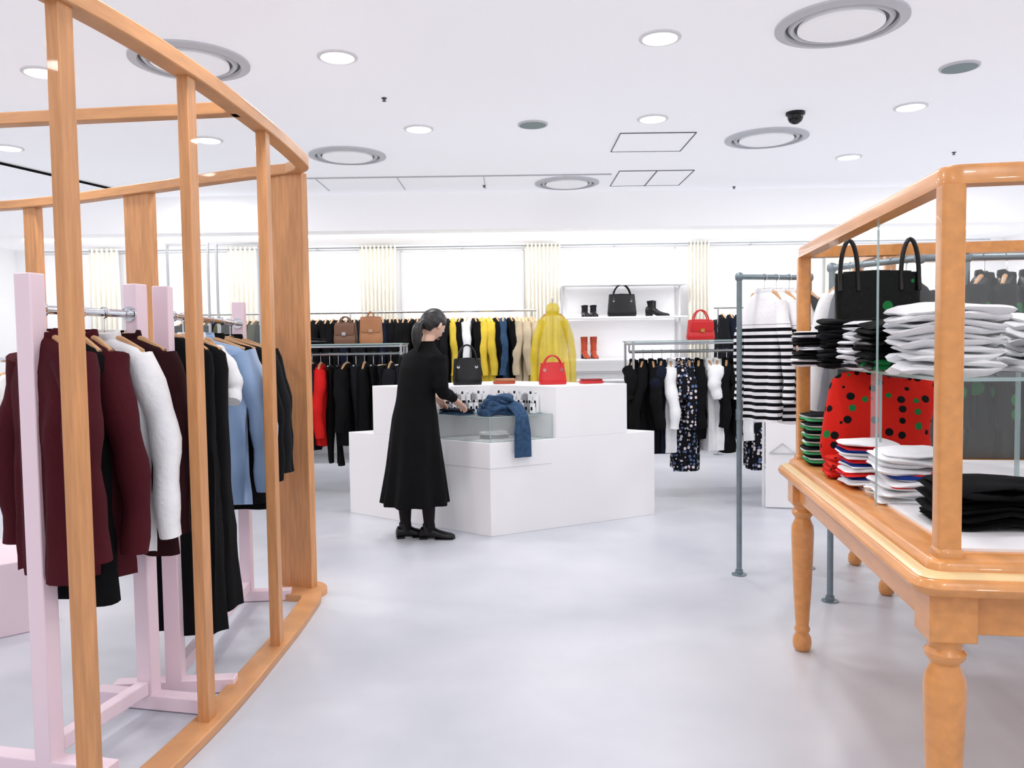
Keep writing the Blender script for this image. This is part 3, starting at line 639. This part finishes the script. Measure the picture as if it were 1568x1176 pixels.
def headpt(d):
    dx,dy,dz=d; x,y,z=.096*dx,.076*dy,.112*dz
    if dz<0:
        q=(-dz)**1.6; y*=1-.32*q; x*=(1-.12*q) if dx>0 else (1-.35*q)
    if dx>0:
        x+=.024*math.exp(-(dy/.14)**2-((dz+.14)/.17)**2)+.008*math.exp(-(dy/.25)**2-((dz+.5)/.1)**2)+.014*math.exp(-(dy/.35)**2-((dz+.85)/.2)**2)
        x-=.010*(math.exp(-((dy-.38)/.16)**2-((dz-.03)/.13)**2)+math.exp(-((dy+.38)/.16)**2-((dz-.03)/.13)**2))
        x+=.004*math.exp(-(dy/.6)**2-((dz-.25)/.1)**2)
    return Vector((x,y,z))
def headsurf(b,m,fn,nu=36,nv=48):
    rings=[]
    for i in range(nu+1):
        a=-pi/2+pi*(i+.05)/(nu+.1); rings.append([fn((math.cos(a)*math.cos(2*pi*j/nv),math.cos(a)*math.sin(2*pi*j/nv),math.sin(a))) for j in range(nv)])
    b.loft(rings,m)
b=wmb()
b.tube([(-.01,0,.78),(-.01,0,.9),(0,0,1.0),(.03,0,1.15),(.065,0,1.25),(.09,0,1.31)],[.11,.11,.09,.085,.075,.045],SKIN,20)
b.tube([(.09,0,1.3),(.12,0,1.38),(.155,0,1.45)],[.043,.043,.047],SKIN,18)
feet={-1:(.03,-.085),1:(-.045,.075)}
for sg in (-1,1):
    fxx,fy=feet[sg]; b.tube([(-.01,sg*.07,.82),(-.0,sg*.08,.6),(fxx*.5,sg*.085,.45),(fxx-.015,fy,.3),(fxx-.01,fy,.12),(fxx,fy,.06)],[.085,.07,.052,.05,.034,.034],SKIN,16)
    sh,el,wr=arms[sg]; b.tube([sh,(sh+el)/2,el,(el*.6+wr*.4),wr],[.042,.04,.034,.03,.024],SKIN,14)
    dn=Vector((.8,0,-.6)).normalized(); lat=Vector((0,1,0))
    up=lat.cross(dn).normalized(); rings=[]
    for t,hw,th in ((-.01,.024,.019),(.02,.03,.017),(.05,.038,.015),(.085,.04,.013),(.095,.036,.010)):
        c=wr+dn*t; rings.append([c+lat*hw*math.cos(a)+up*th*math.sin(a) for a in [2*pi*j/16 for j in range(16)]])
    b.loft(rings,SKIN)
    for k,(off,ln) in enumerate(((-.03,.068),(-.01,.078),(.01,.072),(.029,.056))):
        o=wr+dn*.085+lat*sg*off; c1=(dn*.85+Vector((0,0,-.35))).normalized(); c2=(dn*.4+Vector((0,0,-.9))).normalized()
        p0=o-dn*.02; p1=o+dn*ln*.42; p2=p1+c1*ln*.33; p3=p2+c2*ln*.28
        b.tube([p0,p1,p2,p3],[.0092,.0088,.008,.0062],SKIN,10)
    tb=wr+dn*.025+lat*(-sg)*.026; t1=tb+dn*.03+lat*(-sg)*.02+up*-.006; t2=t1+dn*.028+lat*(-sg)*.003+Vector((0,0,-.008))
    b.tube([tb,t1,t2],[.0125,.0105,.0075],SKIN,10)
b.M=HM; headsurf(b,SKIN,headpt)
for s in (-1,1): b.sup((-.004,s*.079,-.008),(.04,.022,.062),SKIN,1,1,10,14)
b.build('body',wom,mods=rem(.0035,3,.4))
b=wmb(); b.M=HM
for s in (-1,1):
    b.sup((.083,s*.029,.004),(.02,.026,.013),mat('eye_white',(235,235,235),rough=.2),1,1,8,12); b.sup((.091,s*.029,.004),(.006,.011,.011),BLKL,1,1,8,12)
    b.tube([(.084,s*.044,.022),(.093,s*.03,.028),(.095,s*.014,.024)],[.002,.003,.002],HAIR,6)
b.tube([(.086,-.022,-.056),(.098,-.008,-.054),(.1,0,-.056),(.098,.008,-.054),(.086,.022,-.056)],[.002,.005,.005,.005,.002],mat('lips',(176,96,92),rough=.4),8)
b.build('face_details',wom)
def hr(d):
    dx,dy,dz=d; p=headpt(d); base=Vector((.102*dx,.084*dy,.12*dz))
    if dz>.25: lim=.5
    elif dz>-.05: lim=.5-(.25-dz)/.3*.4
    else: lim=.1-.45*min(1,(-.05-dz)/.4)
    face=dx>lim and dz<.6
    if face or dz<-.68: return p*.88
    if dz<0:
        q=(-dz)**1.6; base.y*=1-.22*q; base.x*=1-.22*q
    return base*1.05*(1+.01*math.sin(14*math.atan2(dy,dz)))
b=wmb(); b.M=HM; headsurf(b,HAIR,hr,44,60)
b.M=WM.copy()
PT=spline([HC+Vector((-.07,0,.02)),HC+Vector((-.115,0,.01)),HC+Vector((-.15,.0,-.03)),HC+Vector((-.165,-.005,-.1)),HC+Vector((-.165,-.01,-.16)),HC+Vector((-.16,-.01,-.21))],4)
b.tube(PT,[.028,.029,.028,.026,.024,.028,.032,.035,.037,.038,.038,.037,.036,.034,.031,.027,.023,.018,.014,.01,.005],HAIR,14)
b.build('hair',wom,mods=rem(.0045,2,.4))
b=wmb()
for sg in (-1,1):
    fxx,fy=feet[sg]; b.tube([(-.0,sg*.085,.62),(fxx*.5,sg*.085,.45),(fxx-.015,fy,.3),(fxx-.01,fy,.12),(fxx,fy,.05)],[.073,.057,.054,.038,.038],mat('black_tights',(24,20,22),rough=.7,spec=.2),16)
b.build('tights',wom)
b=MB()
for sg in (-1,1):
    fxx,fy=feet[sg]; ya2=fa-(.95 if sg<0 else .6); p=WM@Vector((fxx,fy,0)); shoe(b,(p.x+.05*math.cos(ya2),p.y+.05*math.sin(ya2),0),ya2,BLKL,.1,.25,.008,.1)
b.build('shoes',wom)
# ---------------------------------------------------------------- left background rack
e=empty('chrome_clothing_rack',(-3.4,4.7,0))
m=MB(); m.tube([(-3.9,4.75,1.3),(-2.86,4.65,1.3)],.014,CHROME)
for c in ((-3.9,4.75),(-2.86,4.65)): m.tube([(*c,0),(*c,1.3)],.014,CHROME); m.lathe([(.12,0),(.12,.012),(.015,.02)],(*c,0),CHROME,24)
m.build('rack_frame',e)
row('hanging_blouses',(-3.85,4.745),(-2.9,4.655),1.3,[spec(x,L=.65,sleeve=.5,w=.18) for x in (BLK,WHT,BLK,GREY,BLK,NAVY,WHT,BLK,WHT)],parent=e)
# ---------------------------------------------------------------- world, camera
w=bpy.data.worlds.new('world'); S.world=w; w.use_nodes=True; w.node_tree.nodes['Background'].inputs[0].default_value=(.9,.93,1,1); w.node_tree.nodes['Background'].inputs[1].default_value=.6
S.view_settings.view_transform='Standard'; S.view_settings.exposure=0.48
cam=bpy.data.cameras.new('camera'); co=bpy.data.objects.new('camera',cam); S.collection.objects.link(co); S.camera=co
cam.sensor_width=36; cam.lens=28.0; cam.clip_start=.05
th=math.radians(2.85); k=.0137
F=Vector((0,math.cos(th),-math.sin(th))); U=Vector((0,math.sin(th),math.cos(th))); R=Vector((1,0,0))
cx=(R-k*U).normalized(); cy=(U+k*R).normalized(); cz=-F
co.matrix_world=Matrix(((cx.x,cy.x,cz.x,0),(cx.y,cy.y,cz.y,0),(cx.z,cy.z,cz.z,1.35),(0,0,0,1)))
